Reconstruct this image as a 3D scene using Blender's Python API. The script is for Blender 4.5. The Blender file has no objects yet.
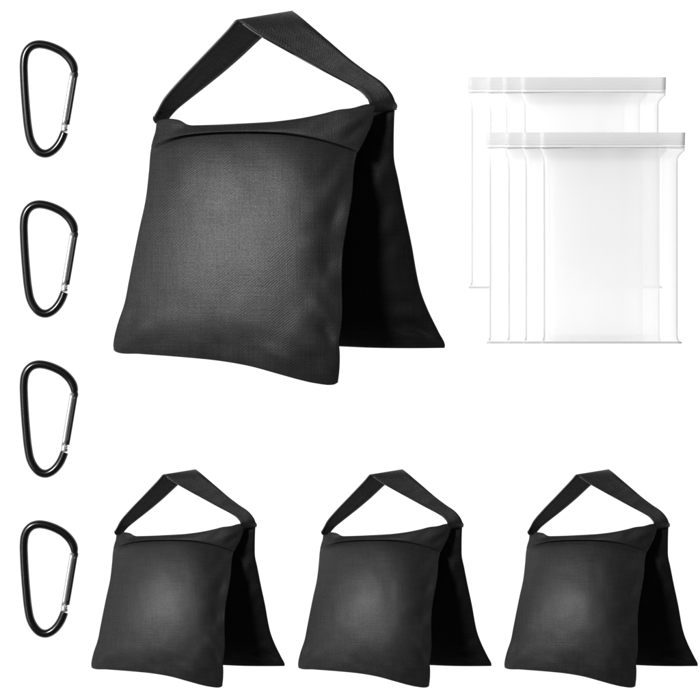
import bpy, bmesh, math, random
from mathutils import Vector

random.seed(4)
S = 0.001            # metres per layout unit: the sheet of things is 0.7 m across
CAM_H = 3.0
scene = bpy.context.scene
COL = scene.collection


FRAME = [1.0, 0.0, 0.0]      # size and shift of the thing being laid out


def P(x, y, z=0.0):
    """layout units (x right, y down, z up, all in mm) -> metres on the table."""
    x, y, z = x * FRAME[0] + FRAME[1], y * FRAME[0] + FRAME[2], z * FRAME[0]
    k = (CAM_H - z * S) / CAM_H
    return Vector(((x - 350) * S * k, (350 - y) * S * k, z * S))


# ------------------------------------------------------------------ materials
def new_mat(name):
    m = bpy.data.materials.new(name)
    m.use_nodes = True
    nt = m.node_tree
    for n in list(nt.nodes):
        nt.nodes.remove(n)
    out = nt.nodes.new('ShaderNodeOutputMaterial')
    return m, nt, out


def N(nt, kind, **kw):
    n = nt.nodes.new(kind)
    for k, v in kw.items():
        if k in n.inputs:
            n.inputs[k].default_value = v
        else:
            setattr(n, k, v)
    return n


def ramp(nt, stops):
    r = nt.nodes.new('ShaderNodeValToRGB')
    e = r.color_ramp.elements
    while len(e) < len(stops):
        e.new(0.5)
    for i, (p, c) in enumerate(stops):
        e[i].position = p
        e[i].color = (c[0], c[1], c[2], 1) if isinstance(c, (tuple, list)) else (c, c, c, 1)
    return r


def math_node(nt, op, a, b=None):
    n = nt.nodes.new('ShaderNodeMath')
    n.operation = op
    for i, v in enumerate((a, b)):
        if v is None:
            continue
        if isinstance(v, (int, float)):
            n.inputs[i].default_value = v
        else:
            nt.links.new(v, n.inputs[i])
    return n.outputs[0]


def fabric(name, base=0.012, rough=0.5, twill=2.7, twill_amt=1.0, bump=0.35, spec=0.5, sheen=0.0):
    """woven black cloth: diagonal twill ribs, warp and weft streaks, slubs."""
    m, nt, out = new_mat(name)
    L = nt.links.new
    uv = N(nt, 'ShaderNodeUVMap')
    sep = N(nt, 'ShaderNodeSeparateXYZ')
    L(uv.outputs[0], sep.inputs[0])
    u, v = sep.outputs[0], sep.outputs[1]
    # wandering of the ribs
    nw = N(nt, 'ShaderNodeTexNoise', Scale=0.035, Detail=2.0)
    L(uv.outputs[0], nw.inputs['Vector'])
    wob = math_node(nt, 'MULTIPLY', nw.outputs[0], 9.0)
    d1 = math_node(nt, 'ADD', math_node(nt, 'ADD', math_node(nt, 'MULTIPLY', u, 0.8), v), wob)
    s1 = math_node(nt, 'SINE', math_node(nt, 'MULTIPLY', d1, 2 * math.pi / twill))
    d2 = math_node(nt, 'SUBTRACT', u, math_node(nt, 'MULTIPLY', v, 0.9))
    s2 = math_node(nt, 'SINE', math_node(nt, 'MULTIPLY', d2, 2 * math.pi / (twill * 0.93)))
    tw = math_node(nt, 'ADD', s1, math_node(nt, 'MULTIPLY', s2, 0.35))
    # patches in which the weave catches more or less
    npz = N(nt, 'ShaderNodeTexNoise', Scale=0.02, Detail=3.0)
    L(uv.outputs[0], npz.inputs['Vector'])
    amp = ramp(nt, [(0.35, 0.35), (0.65, 1.0)])
    L(npz.outputs[0], amp.inputs[0])
    tw = math_node(nt, 'MULTIPLY', tw, amp.outputs[0])
    # warp / weft streaks
    streaks = []
    for sx, sy in ((0.9, 0.03), (0.03, 0.9)):
        mp = N(nt, 'ShaderNodeMapping')
        mp.inputs['Scale'].default_value = (sx, sy, 1)
        L(uv.outputs[0], mp.inputs[0])
        nz = N(nt, 'ShaderNodeTexNoise', Scale=0.7, Detail=3.0)
        L(mp.outputs[0], nz.inputs['Vector'])
        streaks.append(nz.outputs[0])
    st = math_node(nt, 'ADD', streaks[0], streaks[1])
    fine = N(nt, 'ShaderNodeTexNoise', Scale=0.55, Detail=4.0)
    L(uv.outputs[0], fine.inputs['Vector'])
    blot = N(nt, 'ShaderNodeTexNoise', Scale=0.17, Detail=4.0, Roughness=0.65)
    L(uv.outputs[0], blot.inputs['Vector'])
    h = math_node(nt, 'ADD', math_node(nt, 'MULTIPLY', tw, 0.30 * twill_amt),
                  math_node(nt, 'ADD', math_node(nt, 'MULTIPLY', st, 0.6),
                            math_node(nt, 'ADD', fine.outputs[0], math_node(nt, 'MULTIPLY', blot.outputs[0], 0.5))))
    bp = N(nt, 'ShaderNodeBump', Strength=bump, Distance=0.0006)
    L(h, bp.inputs['Height'])
    # colour: deep black yarn, crests a little paler
    cm = N(nt, 'ShaderNodeMapRange')
    cm.inputs['From Min'].default_value = 0.9
    cm.inputs['From Max'].default_value = 2.0
    L(h, cm.inputs[0])
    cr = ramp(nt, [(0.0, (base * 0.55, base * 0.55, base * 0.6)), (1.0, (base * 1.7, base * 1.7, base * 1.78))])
    L(cm.outputs[0], cr.inputs[0])
    rr = N(nt, 'ShaderNodeMapRange')
    rr.inputs['To Min'].default_value = rough + 0.07
    rr.inputs['To Max'].default_value = rough - 0.06
    L(fine.outputs[0], rr.inputs[0])
    # yarn crests shine more than the gaps between them
    sr = N(nt, 'ShaderNodeMapRange')
    sr.inputs['From Min'].default_value = 0.5
    sr.inputs['From Max'].default_value = 2.2
    sr.inputs['To Min'].default_value = spec * 0.45
    sr.inputs['To Max'].default_value = spec * 1.6
    L(h, sr.inputs[0])
    b = N(nt, 'ShaderNodeBsdfPrincipled')
    L(cr.outputs[0], b.inputs['Base Color'])
    L(rr.outputs[0], b.inputs['Roughness'])
    L(sr.outputs[0], b.inputs['Specular IOR Level'])
    b.inputs['Sheen Weight'].default_value = sheen
    b.inputs['Sheen Roughness'].default_value = 0.4
    L(bp.outputs[0], b.inputs['Normal'])
    L(b.outputs[0], out.inputs[0])
    return m


def metal(name, col, rough, metallic=1.0, noise=0.05, spec=0.5):
    m, nt, out = new_mat(name)
    L = nt.links.new
    tc = N(nt, 'ShaderNodeTexCoord')
    nz = N(nt, 'ShaderNodeTexNoise', Scale=900.0, Detail=4.0)
    L(tc.outputs['Object'], nz.inputs['Vector'])
    rr = N(nt, 'ShaderNodeMapRange')
    rr.inputs['To Min'].default_value = rough - noise
    rr.inputs['To Max'].default_value = rough + noise
    L(nz.outputs[0], rr.inputs[0])
    b = N(nt, 'ShaderNodeBsdfPrincipled')
    b.inputs['Base Color'].default_value = (*col, 1)
    b.inputs['Metallic'].default_value = metallic
    b.inputs['Specular IOR Level'].default_value = spec
    L(rr.outputs[0], b.inputs['Roughness'])
    bp = N(nt, 'ShaderNodeBump', Strength=0.02, Distance=0.0001)
    L(nz.outputs[0], bp.inputs['Height'])
    L(bp.outputs[0], b.inputs['Normal'])
    L(b.outputs[0], out.inputs[0])
    return m


def film(name, col, slope, edge, milk, trans=0.5, body=0.97, gloss=0.003, bump=0.2):
    """milky polythene: lets light through, greyer where it slopes or turns away."""
    m, nt, out = new_mat(name)
    L = nt.links.new
    lw = N(nt, 'ShaderNodeLayerWeight', Blend=0.5)
    tc = N(nt, 'ShaderNodeTexCoord')
    mp = N(nt, 'ShaderNodeMapping')
    mp.inputs['Scale'].default_value = (1, 0.12, 1)
    L(tc.outputs['Object'], mp.inputs[0])
    nz = N(nt, 'ShaderNodeTexNoise', Scale=60.0, Detail=3.0)
    L(mp.outputs[0], nz.inputs['Vector'])
    bp = N(nt, 'ShaderNodeBump', Strength=bump, Distance=0.0005)
    L(nz.outputs[0], bp.inputs['Height'])
    L(bp.outputs[0], lw.inputs['Normal'])
    cr = ramp(nt, [(0.0, col), (0.045, slope), (0.4, (slope + edge) / 2), (1.0, edge)])
    L(lw.outputs['Facing'], cr.inputs[0])
    tr = N(nt, 'ShaderNodeBsdfTransparent')
    df = N(nt, 'ShaderNodeBsdfDiffuse')
    tl = N(nt, 'ShaderNodeBsdfTranslucent')
    # greyer film by the welds and under the strip (stored on the mesh)
    at = N(nt, 'ShaderNodeAttribute', attribute_name='grey_tint')
    tint = ramp(nt, [(0.0, 0.990), (1.0, 0.78)])
    L(at.outputs['Fac'], tint.inputs[0])
    for src, dst in ((cr.outputs[0], (tr,)), ((body, body, body, 1), (df, tl))):
        mu = nt.nodes.new('ShaderNodeVectorMath')
        mu.operation = 'MULTIPLY'
        if isinstance(src, tuple):
            mu.inputs[0].default_value = src[:3]
        else:
            L(src, mu.inputs[0])
        L(tint.outputs[0], mu.inputs[1])
        for d_ in dst:
            L(mu.outputs[0], d_.inputs[0])
    mx0 = N(nt, 'ShaderNodeMixShader', Fac=trans)
    L(df.outputs[0], mx0.inputs[1])
    L(tl.outputs[0], mx0.inputs[2])
    mx = N(nt, 'ShaderNodeMixShader', Fac=milk)
    L(tr.outputs[0], mx.inputs[1])
    L(mx0.outputs[0], mx.inputs[2])
    gl = N(nt, 'ShaderNodeBsdfGlossy', Roughness=0.3)
    mx2 = N(nt, 'ShaderNodeMixShader', Fac=gloss)
    L(mx.outputs[0], mx2.inputs[1])
    L(gl.outputs[0], mx2.inputs[2])
    L(mx2.outputs[0], out.inputs[0])
    return m


M_FRONT = fabric('black_twill', base=0.0055, rough=0.53, bump=0.25, spec=0.40, twill_amt=0.85)
M_BACK = fabric('black_twill_inner_shaded', base=0.004, rough=0.6, twill_amt=0.4, bump=0.4, spec=0.12)  # twill darkened and dulled to hold the shade inside the bag
M_BAND = fabric('black_plain_weave', base=0.0065, rough=0.6, twill=2.2, twill_amt=0.4, bump=0.4, spec=0.27)
M_STRAP = fabric('black_webbing', base=0.0085, rough=0.55, twill=2.3, twill_amt=0.6, bump=0.6, spec=0.19)
M_THREAD = metal('black_thread', (0.06, 0.06, 0.065), 0.5, 0.0)
M_ANOD = metal('black_anodised_aluminium', (0.0015, 0.0015, 0.0015), 0.23, 0.0, 0.01, 0.5)
M_GATE = metal('gate_reflection_and_notch', (0.006, 0.006, 0.007), 0.35, 0.0, 0.03, 0.3)  # dark reflection down the silver gate, as a colour; also the notch
M_SILVER = metal('silver_aluminium', (0.62, 0.62, 0.63), 0.36, 0.8, 0.04, 0.6)
M_RIVET = metal('rivet_steel', (0.35, 0.35, 0.36), 0.35, 0.9)
M_FILM = film('milky_polythene', 1.0, 0.965, 0.90, 0.62, body=1.0, trans=0.4)
M_CLEAR = film('clear_polythene', 1.0, 0.99, 0.95, 0.02, body=0.99, gloss=0.0)
M_SEAM = film('welded_polythene', 0.80, 0.78, 0.7, 0.8, body=0.76)
M_STRIP = film('thick_polythene_strip', 0.78, 0.70, 0.6, 0.96, body=0.80, trans=0.4)
M_TRACK = film('zip_track_polythene', 0.97, 0.95, 0.85, 0.9, body=0.98)
M_SIDE = film('side_weld_polythene', 0.95, 0.93, 0.88, 0.5, body=0.86)


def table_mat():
    m, nt, out = new_mat('glowing_backdrop')
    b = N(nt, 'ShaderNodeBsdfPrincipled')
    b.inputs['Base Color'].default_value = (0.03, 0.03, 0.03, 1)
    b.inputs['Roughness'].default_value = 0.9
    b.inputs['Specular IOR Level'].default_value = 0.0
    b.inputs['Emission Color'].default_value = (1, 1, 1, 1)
    b.inputs['Emission Strength'].default_value = 1.04  # glow added to keep the backdrop white and free of shadows
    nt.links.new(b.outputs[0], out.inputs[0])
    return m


M_TABLE = table_mat()


# ------------------------------------------------------------------ helpers
def link(name, bm, mat, parent=None, smooth=True):
    me = bpy.data.meshes.new(name)
    bmesh.ops.recalc_face_normals(bm, faces=bm.faces)
    bm.to_mesh(me)
    bm.free()
    for p in me.polygons:
        p.use_smooth = smooth
    me.materials.append(mat)
    o = bpy.data.objects.new(name, me)
    COL.objects.link(o)
    if parent is not None:
        o.parent = parent
        o.matrix_parent_inverse = parent.matrix_basis.inverted()
    return o


def empty(name, loc, label, cat, group=None):
    o = bpy.data.objects.new(name, None)
    o.empty_display_size = 0.02
    o.location = loc
    COL.objects.link(o)
    o['label'] = label
    o['category'] = cat
    if group:
        o['group'] = group
    return o


def copy_tree(o, parent=None):
    c = o.copy()
    COL.objects.link(c)
    if parent is not None:
        c.parent = parent
        c.matrix_parent_inverse = o.matrix_parent_inverse.copy()
    for ch in list(o.children):
        copy_tree(ch, c)
    return c


def cr_sample(pts, t):
    """Catmull-Rom through pts (tuples of any length), t in 0..1 by chord length."""
    n = len(pts)
    d = [0.0]
    for i in range(1, n):
        d.append(d[-1] + math.dist(pts[i], pts[i - 1]))
    s = t * d[-1]
    i = 0
    while i < n - 2 and s > d[i + 1]:
        i += 1
    f = (s - d[i]) / max(1e-9, d[i + 1] - d[i])
    f = min(1, max(0, f))
    p0 = pts[i - 1] if i > 0 else tuple(2 * a - b for a, b in zip(pts[0], pts[1]))
    p1, p2 = pts[i], pts[i + 1]
    p3 = pts[i + 2] if i + 2 < n else tuple(2 * a - b for a, b in zip(pts[-1], pts[-2]))
    res = []
    l1 = math.dist(p1, p2)
    l0 = max(1e-6, math.dist(p0, p1))
    l2 = max(1e-6, math.dist(p2, p3))
    for a, b, c, e in zip(p0, p1, p2, p3):
        m1 = 0.5 * ((b - a) / l0 + (c - b) / l1) * l1
        m2 = 0.5 * ((c - b) / l1 + (e - c) / l2) * l1
        f2, f3 = f * f, f * f * f
        res.append((2 * f3 - 3 * f2 + 1) * b + (f3 - 2 * f2 + f) * m1 + (-2 * f3 + 3 * f2) * c + (f3 - f2) * m2)
    return tuple(res)


def coons(top, right, bottom, left, u, v):
    """top/bottom run left->right, left/right run top->bottom."""
    T, B = cr_sample(top, u), cr_sample(bottom, u)
    Lf, R = cr_sample(left, v), cr_sample(right, v)
    c00, c10, c01, c11 = top[0], top[-1], bottom[0], bottom[-1]
    return tuple((1 - v) * T[k] + v * B[k] + (1 - u) * Lf[k] + u * R[k]
                 - ((1 - u) * (1 - v) * c00[k] + u * (1 - v) * c10[k] + (1 - u) * v * c01[k] + u * v * c11[k])
                 for k in (0, 1))


def hash2(i, j):
    x = math.sin(i * 127.1 + j * 311.7) * 43758.5453
    return x - math.floor(x)


def vnoise(x, y):
    i, j = math.floor(x), math.floor(y)
    fx, fy = x - i, y - j
    fx, fy = fx * fx * (3 - 2 * fx), fy * fy * (3 - 2 * fy)
    a = hash2(i, j) * (1 - fx) + hash2(i + 1, j) * fx
    b = hash2(i, j + 1) * (1 - fx) + hash2(i + 1, j + 1) * fx
    return (a * (1 - fy) + b * fy) * 2 - 1


def seg_gauss(x, y, c):
    x0, y0, x1, y1, w, d = c
    vx, vy = x1 - x0, y1 - y0
    L2 = vx * vx + vy * vy + 1e-9
    t = ((x - x0) * vx + (y - y0) * vy) / L2
    tt = min(1, max(0, t))
    dx, dy = x - (x0 + vx * tt), y - (y0 + vy * tt)
    taper = 1.0 if L2 < 1 else (0.35 + 0.65 * math.sin(math.pi * min(1, max(0, tt))))
    return d * taper * math.exp(-(dx * dx + dy * dy) / (2 * w * w))


def ease(n, i):
    """grid spacing packed toward both borders."""
    t = i / n
    return 0.5 - 0.5 * math.cos(math.pi * t) if False else t + 0.0 * t * (1 - t)


SEED = [0.0]


def pouch(name, top, right, bottom, left, zc, up, down, mat, parent, creases=(), pw=0.62,
          nu=90, nv=96, wr=1.0, zadd=None, pwv=None, px=None, py=None):
    """stuffed cloth panel: an outline filled by a bulging upper and lower face."""
    bm = bmesh.new()
    uvl = bm.loops.layers.uv.new('UVMap')
    pwv = pwv or pw
    droop = px is not None
    grid = []
    # denser rows by the border, where the cloth turns over
    def sp(n, i):
        t = i / n
        return t - math.sin(2 * math.pi * t) / (2 * math.pi) * 0.72
    pos = {}
    for j in range(nv + 1):
        row = []
        v = sp(nv, j)
        for i in range(nu + 1):
            u = sp(nu, i)
            x, y = coons(top, right, bottom, left, u, v)
            zm = ((1 - u) * (1 - v) * zc[0] + u * (1 - v) * zc[1] + (1 - u) * v * zc[2] + u * v * zc[3])
            prof = (max(0, 4 * u * (1 - u)) ** pw) * (max(0, 4 * v * (1 - v)) ** pwv)
            low = zm - down * prof
            if droop:   # domed both ways, the corners drawn down
                a_, b_ = abs(2 * u - 1) ** px, abs(2 * v - 1) ** py
                low = zm - up * a_ * b_ - down * prof
                prof = 1 - a_ - b_
            ed = min(1.0, 9 * min(u, 1 - u, v, 1 - v))
            dz = wr * ed * (1.3 * vnoise(x / 38 + SEED[0], y / 46) + 0.55 * vnoise(x / 15 + 7, y / 19 + 3 + SEED[0]))
            # puckers running in from the sewn edges
            es, et = min(u, 1 - u), min(v, 1 - v)
            dz += wr * 0.9 * math.exp(-es / 0.05) * min(1, es * 60) * vnoise(y / 7 + SEED[0], x / 60)
            dz += wr * 0.9 * math.exp(-et / 0.05) * min(1, et * 60) * vnoise(x / 8 + SEED[0], y / 60)
            for c in creases:
                dz += seg_gauss(x, y, c) * min(1, 14 * min(u, 1 - u, v, 1 - v))
            if zadd:
                zm += zadd(u, v)
                low += zadd(u, v)
            row.append((x, y, zm, prof, dz, low))
        grid.append(row)
    tv, bv = [], []
    for j in range(nv + 1):
        tr, br = [], []
        for i in range(nu + 1):
            x, y, zm, prof, dz, low = grid[j][i]
            a = bm.verts.new(P(x, y, zm + up * prof + dz))
            pos[a] = (x, y)
            tr.append(a)
            if i in (0, nu) or j in (0, nv):
                br.append(a)
            else:
                b = bm.verts.new(P(x, y, max(1.0, low)))
                pos[b] = (x, y)
                br.append(b)
        tv.append(tr)
        bv.append(br)
    for j in range(nv):
        for i in range(nu):
            f = bm.faces.new((tv[j][i], tv[j + 1][i], tv[j + 1][i + 1], tv[j][i + 1]))
            for lp in f.loops:
                lp[uvl].uv = pos[lp.vert]
            try:
                f = bm.faces.new((bv[j][i], bv[j][i + 1], bv[j + 1][i + 1], bv[j + 1][i]))
                for lp in f.loops:
                    lp[uvl].uv = pos[lp.vert]
            except ValueError:
                pass
    return link(name, bm, mat, parent)


def tube(name, pts, rad, mat, parent, n=14, steps=80, closed=False, flat=1.0, raw=False):
    """swept round bar along layout points (x, y, z[, radius factor])."""
    bm = bmesh.new()
    uvl = bm.loops.layers.uv.new('UVMap')
    P4 = [(p + (1.0,) if len(p) == 3 else p) for p in pts]
    sam = P4 if raw else [cr_sample(P4, k / steps) for k in range(steps + 1)]
    ring = []
    for k, s in enumerate(sam):
        c = P(*s[:3])
        a = P(*sam[max(0, k - 1)][:3])
        b = P(*sam[min(len(sam) - 1, k + 1)][:3])
        t = (b - a).normalized()
        side = t.cross(Vector((0, 0, 1))).normalized()
        upv = side.cross(t).normalized()
        r = rad * S * s[3] * FRAME[0]
        ring.append([bm.verts.new(c + side * math.cos(2 * math.pi * q / n) * r
                                  + upv * math.sin(2 * math.pi * q / n) * r * flat) for q in range(n)])
    for k in range(len(ring) - 1):
        for q in range(n):
            f = bm.faces.new((ring[k][q], ring[k][(q + 1) % n], ring[k + 1][(q + 1) % n], ring[k + 1][q]))
            for lp in f.loops:
                lp[uvl].uv = (lp.vert.co.x * 1000, lp.vert.co.y * 1000)
    for rg in (ring[0], ring[-1]):
        c = bm.verts.new(sum((v.co for v in rg), Vector()) / n)
        for q in range(n):
            bm.faces.new((rg[q], rg[(q + 1) % n], c))
    return link(name, bm, mat, parent)


# ------------------------------------------------------------------ sandbag
def shift(pts, dx, dy):
    return [(x + dx, y + dy) for x, y in pts]


def make_sandbag(label, broad):
    root = empty('sandbag', P(280, 300, 0), label, 'sandbag', 'black sandbags with carrying handles')
    # front pouch outline
    left = [(153, 139), (150.5, 152), (149, 170), (145.5, 200), (139, 230), (134.5, 252), (129, 280), (124.5, 303),
            (117, 326), (113.3, 344), (113.6, 350)]
    bottom = [(113.6, 350), (116, 352), (140, 354), (180, 357), (220, 361), (250, 366.3), (280, 374.5), (300, 380),
              (315, 383.3), (334, 384.6), (338, 382.5)]
    right = [(361, 141), (357, 153), (354.3, 166), (352, 196), (347, 225), (343, 250), (341.8, 285), (342.2, 315),
             (340.5, 331), (339, 341), (339.8, 352), (339.6, 368), (338, 382.5)]
    top = [(153, 139), (161, 136), (180, 130), (210, 127), (240, 126), (270, 126), (300, 129), (325, 134), (345, 139), (361, 141)]
    ZC = (38, 84, 47, 104) if broad else (38, 91, 87, 147)
    cre = [(337, 338, 318, 322, 5.0, -2.2), (322, 345, 300, 352, 7, 1.0), (335, 322, 314, 300, 5, 1.2),
           (338, 345, 326, 334, 4, -1.8),
           (300, 372, 262, 345, 6, 1.5), (325, 376, 300, 345, 5, -1.4),
           (128, 345, 150, 320, 7, 1.6), (120, 347, 135, 300, 5, -1.0),
           (232, 359, 214, 338, 5, -1.3), (205, 357, 190, 335, 4, 0.8), (155, 354, 165, 335, 4, -.8),
           (346, 200, 326, 232, 8, -2.6), (345, 258, 318, 268, 7, -1.8), (352, 170, 328, 187, 5, 1.5), (344, 290, 322, 280, 6, 1.4),
           (340, 225, 300, 250, 6, 1.0), (120, 335, 160, 300, 5, -0.9), (260, 366, 235, 330, 6, -1.0),
           (158, 150, 172, 180, 6, -0.9), (340, 158, 322, 182, 5, -1.0)]
    up = 21 if broad else 33
    PX, PY = (2.5, 3.2) if broad else (2.1, 2.2)
    pouch('front_pouch', top, right, bottom, left, ZC, up, 16, M_FRONT, root, cre,
          pw=0.62, wr=0.6, px=PX, py=PY)
    # back pouch, the far leg of the A shape
    bt = [(164, 126), (230, 124), (300, 119), (360, 108), (395, 106)]
    br = [(395, 106), (394.3, 118), (393.8, 145), (394.2, 160), (398, 178), (403.7, 207), (411, 241), (420.5, 290),
          (428, 310), (439, 332.5), (445, 345), (444.5, 348)]
    bb = [(150, 338), (220, 343), (300, 345.5), (340, 346.5), (370, 347.8), (410, 348.3), (444.5, 348)]
    bl = [(164, 126), (160, 200), (155, 270), (150, 338)]
    bc = [(438, 342, 405, 318, 3.5, -2.6), (430, 344, 392, 330, 3.5, 2.4), (425, 320, 398, 312, 3.5, 2.0), (418, 305, 392, 302, 4, -1.6),
          (432, 334, 385, 322, 3, -1.4), (408, 220, 372, 236, 5, 1.8), (403, 200, 368, 214, 5, -1.6),
          (395, 165, 372, 190, 5, 1.6), (394, 150, 372, 165, 4, -1.5), (410, 250, 380, 262, 6, 1.2),
          (440, 345, 380, 344, 4, 1.0)]
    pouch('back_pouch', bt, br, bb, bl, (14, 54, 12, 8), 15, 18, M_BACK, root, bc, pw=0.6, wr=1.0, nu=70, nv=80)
    # top band folded over the mouth of the front pouch
    tt = [(156.5, 121), (162, 119.2), (170, 118.6), (180, 120.3), (188, 124.6), (205, 125.4), (230, 124.6), (260, 122.8),
          (285, 120.3), (303, 117.7), (324, 113.3), (338, 109.7), (352, 108), (366, 104.3), (376, 103.5)]
    tr = [(376, 103.5), (372, 123), (366.5, 136), (358, 152.5)]
    tb = [(151, 147), (160, 142.2), (180, 136), (210, 132.6), (240, 131.7), (270, 132.2), (288, 133.5), (318, 138.8),
          (335, 143.6), (350, 148.5), (358, 152.5)]
    tl = [(156.5, 121), (155.4, 131), (153, 139), (151, 147)]
    pouch('top_band', tt, tr, tb, tl, (40, 84, 40, 86) if broad else (40, 91, 41, 93), 3.0, 6, M_BAND, root,
          [(190, 124, 170, 134, 3, -1.2), (370, 112, 340, 128, 4, 2.0), (340, 112, 318, 130, 4, -1.4),
           (368, 125, 345, 138, 3, -1.2), (366, 108, 352, 120, 3, -1.0)], pw=0.5, wr=0.35, nu=90, nv=22,
          zadd=lambda u, v: -(up - 3) * abs(2 * u - 1) ** PX + 4.5 + 4.5 * v)
    # seam where the pouch walls join, standing slightly proud
    return root


def strap_rows():
    return [  # near edge, far edge
        ((156, 122, 24), (167, 122, 20)),
        ((154.6, 117, 28), (168, 119, 20)),
        ((158, 110, 32), (176.5, 109, 18)),
        ((165.5, 97, 37), (190, 98, 17)),
        ((182, 78.2, 40), (205.4, 86, 16)),
        ((200, 59.5, 42), (221.8, 72.8, 15)),
        ((214, 44.8, 43), (239, 58, 15)),
        ((227, 31, 43), (259, 39.4, 13)),
        ((234, 22.8, 44), (281, 20, 9)),
        ((236.3, 21, 46), (291, 12.3, 16)),
        ((238.5, 21.2, 50), (293.5, 12.7, 30)),
        ((247, 27.6, 52), (300, 17.4, 42)),
        ((261, 36.6, 53), (311, 26.4, 50)),
        ((300, 58.3, 55), (333, 45, 57)),
        ((330, 74.5, 58), (350, 59.5, 61)),
        ((350, 85, 62), (366, 71.5, 65)),
        ((361, 92, 67), (381, 82, 68)),
        ((367, 98.5, 71), (390.5, 92.5, 70)),
        ((369.5, 104, 72), (395, 102, 66)),
        ((372, 112, 60), (396.5, 109, 52)),
    ]


def make_handle(root):
    rows = strap_rows()
    flat = [a + b for a, b in rows]
    steps, nw = 150, 10
    # parameter by rows so that both edges keep to their rows
    bm = bmesh.new()
    uvl = bm.loops.layers.uv.new('UVMap')
    rowsv = []
    pos = {}
    n = len(flat)

    def cat(p0, p1, p2, p3, f):
        return tuple(0.5 * ((2 * b) + (-a + c) * f + (2 * a - 5 * b + 4 * c - d) * f * f + (-a + 3 * b - 3 * c + d) * f ** 3)
                     for a, b, c, d in zip(p0, p1, p2, p3))
    sampled = []
    acc = 0
    prev = None
    for i in range(n - 1):
        for k in range(8):
            p = cat(flat[max(0, i - 1)], flat[i], flat[i + 1], flat[min(n - 1, i + 2)], k / 8)
            sampled.append(p)
    sampled.append(flat[-1])
    for p in sampled:
        a, b = p[:3], p[3:]
        mid = tuple((x + y) / 2 for x, y in zip(a, b))
        if prev:
            acc += math.dist(mid, prev)
        prev = mid
        row = []
        for q in range(nw + 1):
            t = q / nw
            x, y, z = (a[k] * (1 - t) + b[k] * t for k in range(3))
            # rolled hems along both edges
            e = min(t, 1 - t)
            z += 0.7 * math.exp(-((e - 0.1) / 0.05) ** 2) + 0.5 * vnoise(acc / 14, t * 2.3)
            vt = bm.verts.new(P(x, y, z))
            pos[vt] = (acc, t * 34)
            row.append(vt)
        rowsv.append(row)
    for j in range(len(rowsv) - 1):
        for q in range(nw):
            f = bm.faces.new((rowsv[j][q], rowsv[j + 1][q], rowsv[j + 1][q + 1], rowsv[j][q + 1]))
            for lp in f.loops:
                lp[uvl].uv = pos[lp.vert]
    h = link('handle', bm, M_STRAP, root)
    md = h.modifiers.new('thickness', 'SOLIDIFY')
    md.thickness = 0.0022 * FRAME[0]
    md.offset = 0
    # stitched hem thread: near edge all the way, far edge of the lit leg
    def edge_line(t, i0, i1, dz):
        pts = []
        for p in sampled[i0:i1]:
            a, b = p[:3], p[3:]
            x, y, z = (a[k] * (1 - t) + b[k] * t for k in range(3))
            pts.append((x, y, z + dz))
        return pts
    tube('hem', edge_line(0.012, 8, 73, 0.7), 0.75, M_THREAD, h, n=6, raw=True)
    tube('hem', edge_line(0.012, 84, 136, 0.7), 0.7, M_THREAD, h, n=6, raw=True)
    # sewn tabs that fasten the strap to the ridge
    tube('strap_tab', [(154.8, 116.5, 27), (154.4, 119, 26), (156.5, 122.5, 24)], 1.6, M_STRAP, root, n=8, steps=6)
    tube('strap_tab', [(394.5, 103, 63), (396, 106, 58), (395.2, 108.5, 52)], 1.4, M_STRAP, root, n=8, steps=6)
    return h


make_handle(make_sandbag('large black sandbag, biggest of the four bags, with wide strap handle', True))
for ox, seed, lab in ((25.1, 0.0, 'small black sandbag at bottom left, beside the lowest carabiner'),
                      (231.9, 31.0, 'small black sandbag in the middle of the bottom row of three'),
                      (438.2, 67.0, 'small black sandbag at bottom right, under the clear zip bags')):
    FRAME[:] = [0.5835, ox, 463.0]
    SEED[0] = seed
    make_handle(make_sandbag(lab, False))
FRAME[:] = [1.0, 0.0, 0.0]
SEED[0] = 0.0


# ------------------------------------------------------------------ carabiners
def make_carabiner():
    root = empty('carabiner', P(48, 100, 0),
                 'black D-shaped carabiner with silver gate, topmost in the left column', 'carabiner',
                 'black carabiners in a column')
    z = 4.6
    body = [(74.6, 72.5, z, .78), (74.3, 69, z, .92), (73, 64.5, z), (69.5, 58.8, z), (63, 52.6, z), (56, 48.6, z), (50, 46.2, z),
            (44, 44.7, z), (38, 44.3, z), (32, 46, z), (27.4, 50.2, z), (24.8, 56, z), (23.8, 64, z), (23.9, 74, z), (24.7, 90, z),
            (26.4, 112, z), (28, 127, z), (30.6, 139.5, z), (34.8, 147.4, z), (40, 152.3, z), (46, 153.6, z), (52, 151.2, z),
            (57.5, 146, z), (61.5, 139.6, z), (64.4, 132.3, z, .98)]
    tube('frame', body, 4.15, M_ANOD, root, n=24, steps=170)
    # nose hook that the gate closes against
    tube('nose', [(73.6, 71, z), (75.8, 73.6, z), (76.0, 77, z, .8)], 2.4, M_ANOD, root, n=14, steps=10)
    # gate: polished silver face, its dark reflection built as a dark rod alongside
    g = tube('gate', [(75.9, 74, z + 1), (72.9, 92, z + 1), (70.1, 109, z + 1), (67.4, 124.5, z + 1)], 2.0, M_GATE, root, n=16, steps=10)
    tube('gate_face', [(72.3, 73.0, z + .8), (69.1, 92, z + .8), (66.2, 110, z + .8), (63.7, 125.5, z + .8)], 2.5, M_SILVER, g, n=16, steps=10)
    hb = tube('hinge', [(64.6, 123.5, z), (64.0, 131.5, z)], 3.3, M_SILVER, root, n=18, steps=4)
    tube('rivet', [(66.2, 126.3, z + 2.0), (66.2, 126.4, z + 3.8)], 1.0, M_RIVET, hb, n=12, steps=2)
    tube('notch', [(65.3, 129.3, z + 2.6), (67.4, 129.8, z + 2.2)], 0.8, M_GATE, hb, n=10, steps=2)
    return root


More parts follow.
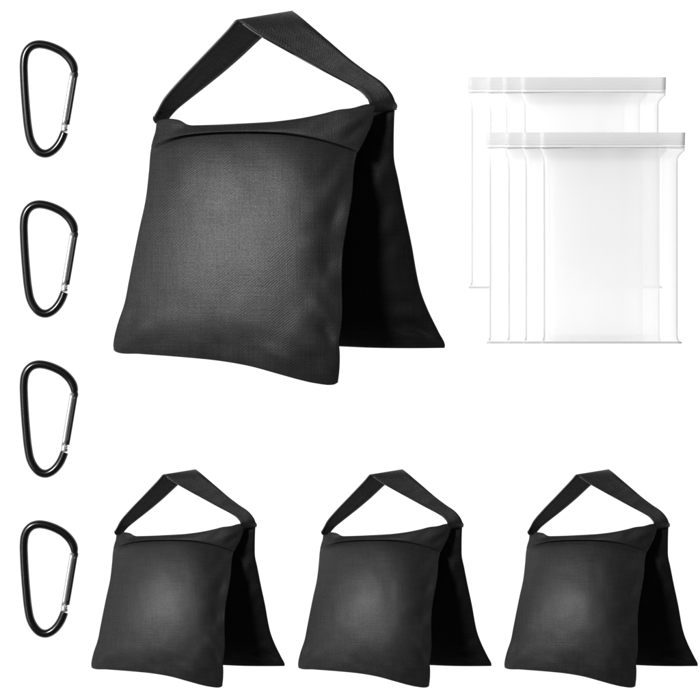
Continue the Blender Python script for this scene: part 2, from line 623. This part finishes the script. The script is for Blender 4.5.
car = make_carabiner()
car_labels = ['black D-shaped carabiner with silver gate, second from the top, left of the large sandbag',
              'black D-shaped carabiner with silver gate, third from the top of the column',
              'black D-shaped carabiner with silver gate, lowest of the column, beside a small sandbag']
for k, lab in enumerate(car_labels):
    c = copy_tree(car)
    c.location = P(48, 100 + (159.8, 319.6, 479.3)[k], 0)
    c['label'] = lab


# ------------------------------------------------------------------ clear zip bags
def sm(a, b, x):
    t = min(1, max(0, (x - a) / (b - a)))
    return t * t * (3 - 2 * t)


def make_zip_bag():
    """layout box: strip x 0..146.5, y 0..211; body inset below the strip."""
    root = empty('zip_bag', P(0, 0, 0), '', 'plastic bag', 'clear plastic zip bags')
    X0, Y0 = 539.0, 132.5
    root.location = P(X0 + 73, Y0 + 105, 0)

    def XL(y):
        if y < 16:
            return 1.0 + 0.4 * y / 16
        return 1.4 + 2.9 * sm(15, 27, y) - 2.8 * sm(206, 211, y)

    def XR(y):
        if y < 19:
            return 146.2 - 0.6 * y / 19
        return 145.6 - 7.0 * sm(16, 27, y) + 4.2 * sm(206.5, 210.5, y)

    # film body: two walls of thin film joined at their edges
    bm = bmesh.new()
    nu, nv = 110, 90
    tv, bv = [], []
    gl_ = bm.verts.layers.float.new('grey_tint')
    for j in range(nv + 1):
        t = j / nv
        y = 14.0 + (210.5 - 14.0) * (t - math.sin(2 * math.pi * t) / (2 * math.pi) * 0.6)
        tr, br = [], []
        for i in range(nu + 1):
            u = i / nu
            x = XL(y) * (1 - u) + XR(y) * u
            pr = min(1, (4 * u * (1 - u))) ** 0.5
            ends = sm(0, 14, y - 14) * sm(0, 10, 210.5 - y)
            # soft puckers running down from the stiff strip
            puck = 0.5 * math.sin(u * 23 + 1.3) * math.exp(-(y - 14) / 26.0) * pr
            # long ripple near either side where the walls turn over
            zt = 1.5 * pr * sm(0, 10, 210.5 - y) + puck * 0.5 + 0.15 * vnoise(x / 20 + 5, y / 45) + 3.4 * pr * math.exp(-(y - 14) / 15.0)
            a = bm.verts.new(P(X0 + x, Y0 + y, 2.0 + zt * (1 if 0 < i < nu else 0)))
            d = min(x - XL(y), XR(y) - x)
            collar = 1 - sm(24, 31, y + 3 * math.exp(-d / 4))
            g = 0.10 * math.exp(-(y - 14) / 34) + 0.27 * collar
            g = max(g, (0.75 if d == XR(y) - x else 0.62) * math.exp(-(d / 4.8) ** 1.2) * (0.5 + 0.5 * sm(24, 34, y)))
            g = max(g, 0.5 * math.exp(-(210.5 - y) / 1.5))
            # a fold line running down inside the right side
            g = max(g, g + 0.16 * math.exp(-((x - 124.5) / 1.1) ** 2) * (1 - 0.5 * t))
            g += 0.03 + 0.03 * vnoise(x / 30 + 3, y / 50)
            # white highlight beside the left weld, painted by easing the grey
            g *= 1 - 0.9 * math.exp(-((x - XL(y) - 9.5) / 3.4) ** 2) * sm(27, 36, y)
            a[gl_] = min(1, max(0, g))
            tr.append(a)
            if i in (0, nu) or j in (0, nv):
                br.append(a)
            else:
                br.append(bm.verts.new(P(X0 + x, Y0 + y, 1.4)))
        tv.append(tr)
        bv.append(br)
    for j in range(nv):
        for i in range(nu):
            bm.faces.new((tv[j][i], tv[j + 1][i], tv[j + 1][i + 1], tv[j][i + 1]))
            try:
                bm.faces.new((bv[j][i], bv[j][i + 1], bv[j + 1][i + 1], bv[j + 1][i])).material_index = 1
            except ValueError:
                pass
    link('film', bm, M_FILM, root).data.materials.append(M_CLEAR)

    # stiff strip above the zip and the softer band under it
    def slab(name, y0, y1, z0, z1, mat, parent, fx=0.0, rnd=0.0, nx=30):
        bm = bmesh.new()
        rows = []
        ny = 16 if y1 - y0 > 8 else 6
        for j in range(ny + 1):
            y = y0 + (y1 - y0) * j / ny
            r = []
            for i in range(nx + 1):
                u = i / nx
                x = (XL(y) + fx) * (1 - u) + (XR(y) - fx) * u
                zz = z1 + rnd * math.sin(math.pi * j / ny) + (0.15 if (ny > 8 and j % 4 == 2) else 0) + 0.12 * vnoise(x / 12, y / 9)
                r.append((bm.verts.new(P(X0 + x, Y0 + y, zz)), bm.verts.new(P(X0 + x, Y0 + y, z0))))
            rows.append(r)
        for j in range(ny):
            for i in range(nx):
                a, b, c, d = rows[j][i], rows[j][i + 1], rows[j + 1][i + 1], rows[j + 1][i]
                bm.faces.new((a[0], d[0], c[0], b[0]))
                bm.faces.new((a[1], b[1], c[1], d[1]))
        for j in range(ny):
            for i in (0, nx):
                a, b = rows[j][i], rows[j + 1][i]
                bm.faces.new((a[0], a[1], b[1], b[0]))
        for i in range(nx):
            for j in (0, ny):
                a, b = rows[j][i], rows[j][i + 1]
                bm.faces.new((a[0], b[0], b[1], a[1]))
        return link(name, bm, mat, parent)
    slab('top_strip', 0, 12.5, 2.0, 7.0, M_STRIP, root, rnd=0.8)
    slab('zip_track', 12.7, 14.9, 2.0, 7.6, M_TRACK, root, rnd=0.6)
    slab('bottom_weld', 208.9, 211.0, 2.2, 3.6, M_SEAM, root, rnd=0.3)
    # welded side seams
    for side in (0, 1):
        pts = []
        for k in range(40):
            y = 24 + (208 - 24) * k / 39
            x = XL(y) + 0.9 if side == 0 else XR(y) - 0.9
            pts.append((X0 + x, Y0 + y, 2.6, 0.3 + 0.7 * sm(24, 40, y)))
        tube('side_weld', pts, 0.8, M_SIDE, root, n=8, raw=True, flat=0.3)
    return root



proto = make_zip_bag()
base_loc = proto.location.copy()
front_off = [0.0, -18.0, -35.2, -54.0]
rear_off = [(-19.2), (-37.5), (-53.5), (-72.0)]
front_lab = ['clear plastic zip bag, rightmost and topmost of the front stack',
             'clear plastic zip bag directly beneath the topmost bag of the front stack',
             'clear plastic zip bag third down, its left edge second from left in the front stack',
             'clear plastic zip bag at the bottom of the front stack, its left edge farthest left']
rear_lab = ['clear plastic zip bag, rightmost of the rear stack behind the front bags',
            'clear plastic zip bag of the rear stack, its left edge third from the left',
            'clear plastic zip bag of the rear stack, its left edge second from the left',
            'clear plastic zip bag farthest left in the rear stack, nearest the large sandbag']
todo = []
for k in range(4):
    todo.append((rear_off[k], -55.2, 8.2 * (3 - k), rear_lab[k], 'rear stack of clear zip bags'))
for k in range(4):
    todo.append((front_off[k], 0.0, 37 + 8.2 * (3 - k), front_lab[k], 'front stack of clear zip bags'))
for n, (dx, dy, dz, lab, grp) in enumerate(todo):
    o = proto if n == len(todo) - 4 else copy_tree(proto)
    k = (CAM_H - dz * S) / CAM_H
    o.location = base_loc + Vector((dx * S, -dy * S, dz * S))
    o.location.x *= k
    o.location.y *= k
    o.scale = (k, k, 1)
    o['label'] = lab
    o['group'] = grp


# ------------------------------------------------------------------ table, light, camera
bm = bmesh.new()
bmesh.ops.create_cube(bm, size=1.0)
for v in bm.verts:
    v.co = Vector((v.co.x * 6, v.co.y * 6, v.co.z * 0.02 - 0.0101))
tb = link('backdrop', bm, M_TABLE, None, smooth=False)
tb['kind'] = 'structure'

w = bpy.data.worlds.new("World")
scene.world = w
w.use_nodes = True
bg = w.node_tree.nodes['Background']
bg.inputs[0].default_value = (1, 1, 1, 1)
bg.inputs[1].default_value = 0.10


def area(name, loc, target, size, power):
    l = bpy.data.lights.new(name, 'AREA')
    l.shape = 'DISK'
    l.size = size
    l.energy = power
    o = bpy.data.objects.new(name, l)
    o.location = loc
    d = Vector(target) - Vector(loc)
    o.rotation_euler = d.to_track_quat('-Z', 'Y').to_euler()
    COL.objects.link(o)
    return o


area('softbox', (-1.5, 0.95, 2.4), (0, 0, 0), 0.5, 117)
st = area('added_highlight_strip', (-2.2, 0.0, 1.7), (0, 0, 0), 0.14, 28)  # unseen strip lamp, added to draw a line highlight on the carabiners
st.data.shape = 'RECTANGLE'
st.rotation_euler = (0, -math.atan2(2.2, 1.7), 0)
st.data.size = 0.28
st.data.size_y = 2.6

cam = bpy.data.cameras.new('camera')
cam.sensor_width = 36
cam.lens = 36 * CAM_H / 0.7
cam.clip_start = 0.05
cam.clip_end = 50
co = bpy.data.objects.new('camera', cam)
co.location = (0, 0, CAM_H)
COL.objects.link(co)
scene.camera = co

scene.render.engine = 'CYCLES'
scene.cycles.transparent_max_bounces = 64
scene.cycles.max_bounces = 28
scene.cycles.diffuse_bounces = 24
scene.cycles.transmission_bounces = 14
scene.cycles.use_denoising = True
scene.view_settings.view_transform = 'Standard'
scene.view_settings.look = 'None'
scene.view_settings.exposure = 0
scene.view_settings.gamma = 1
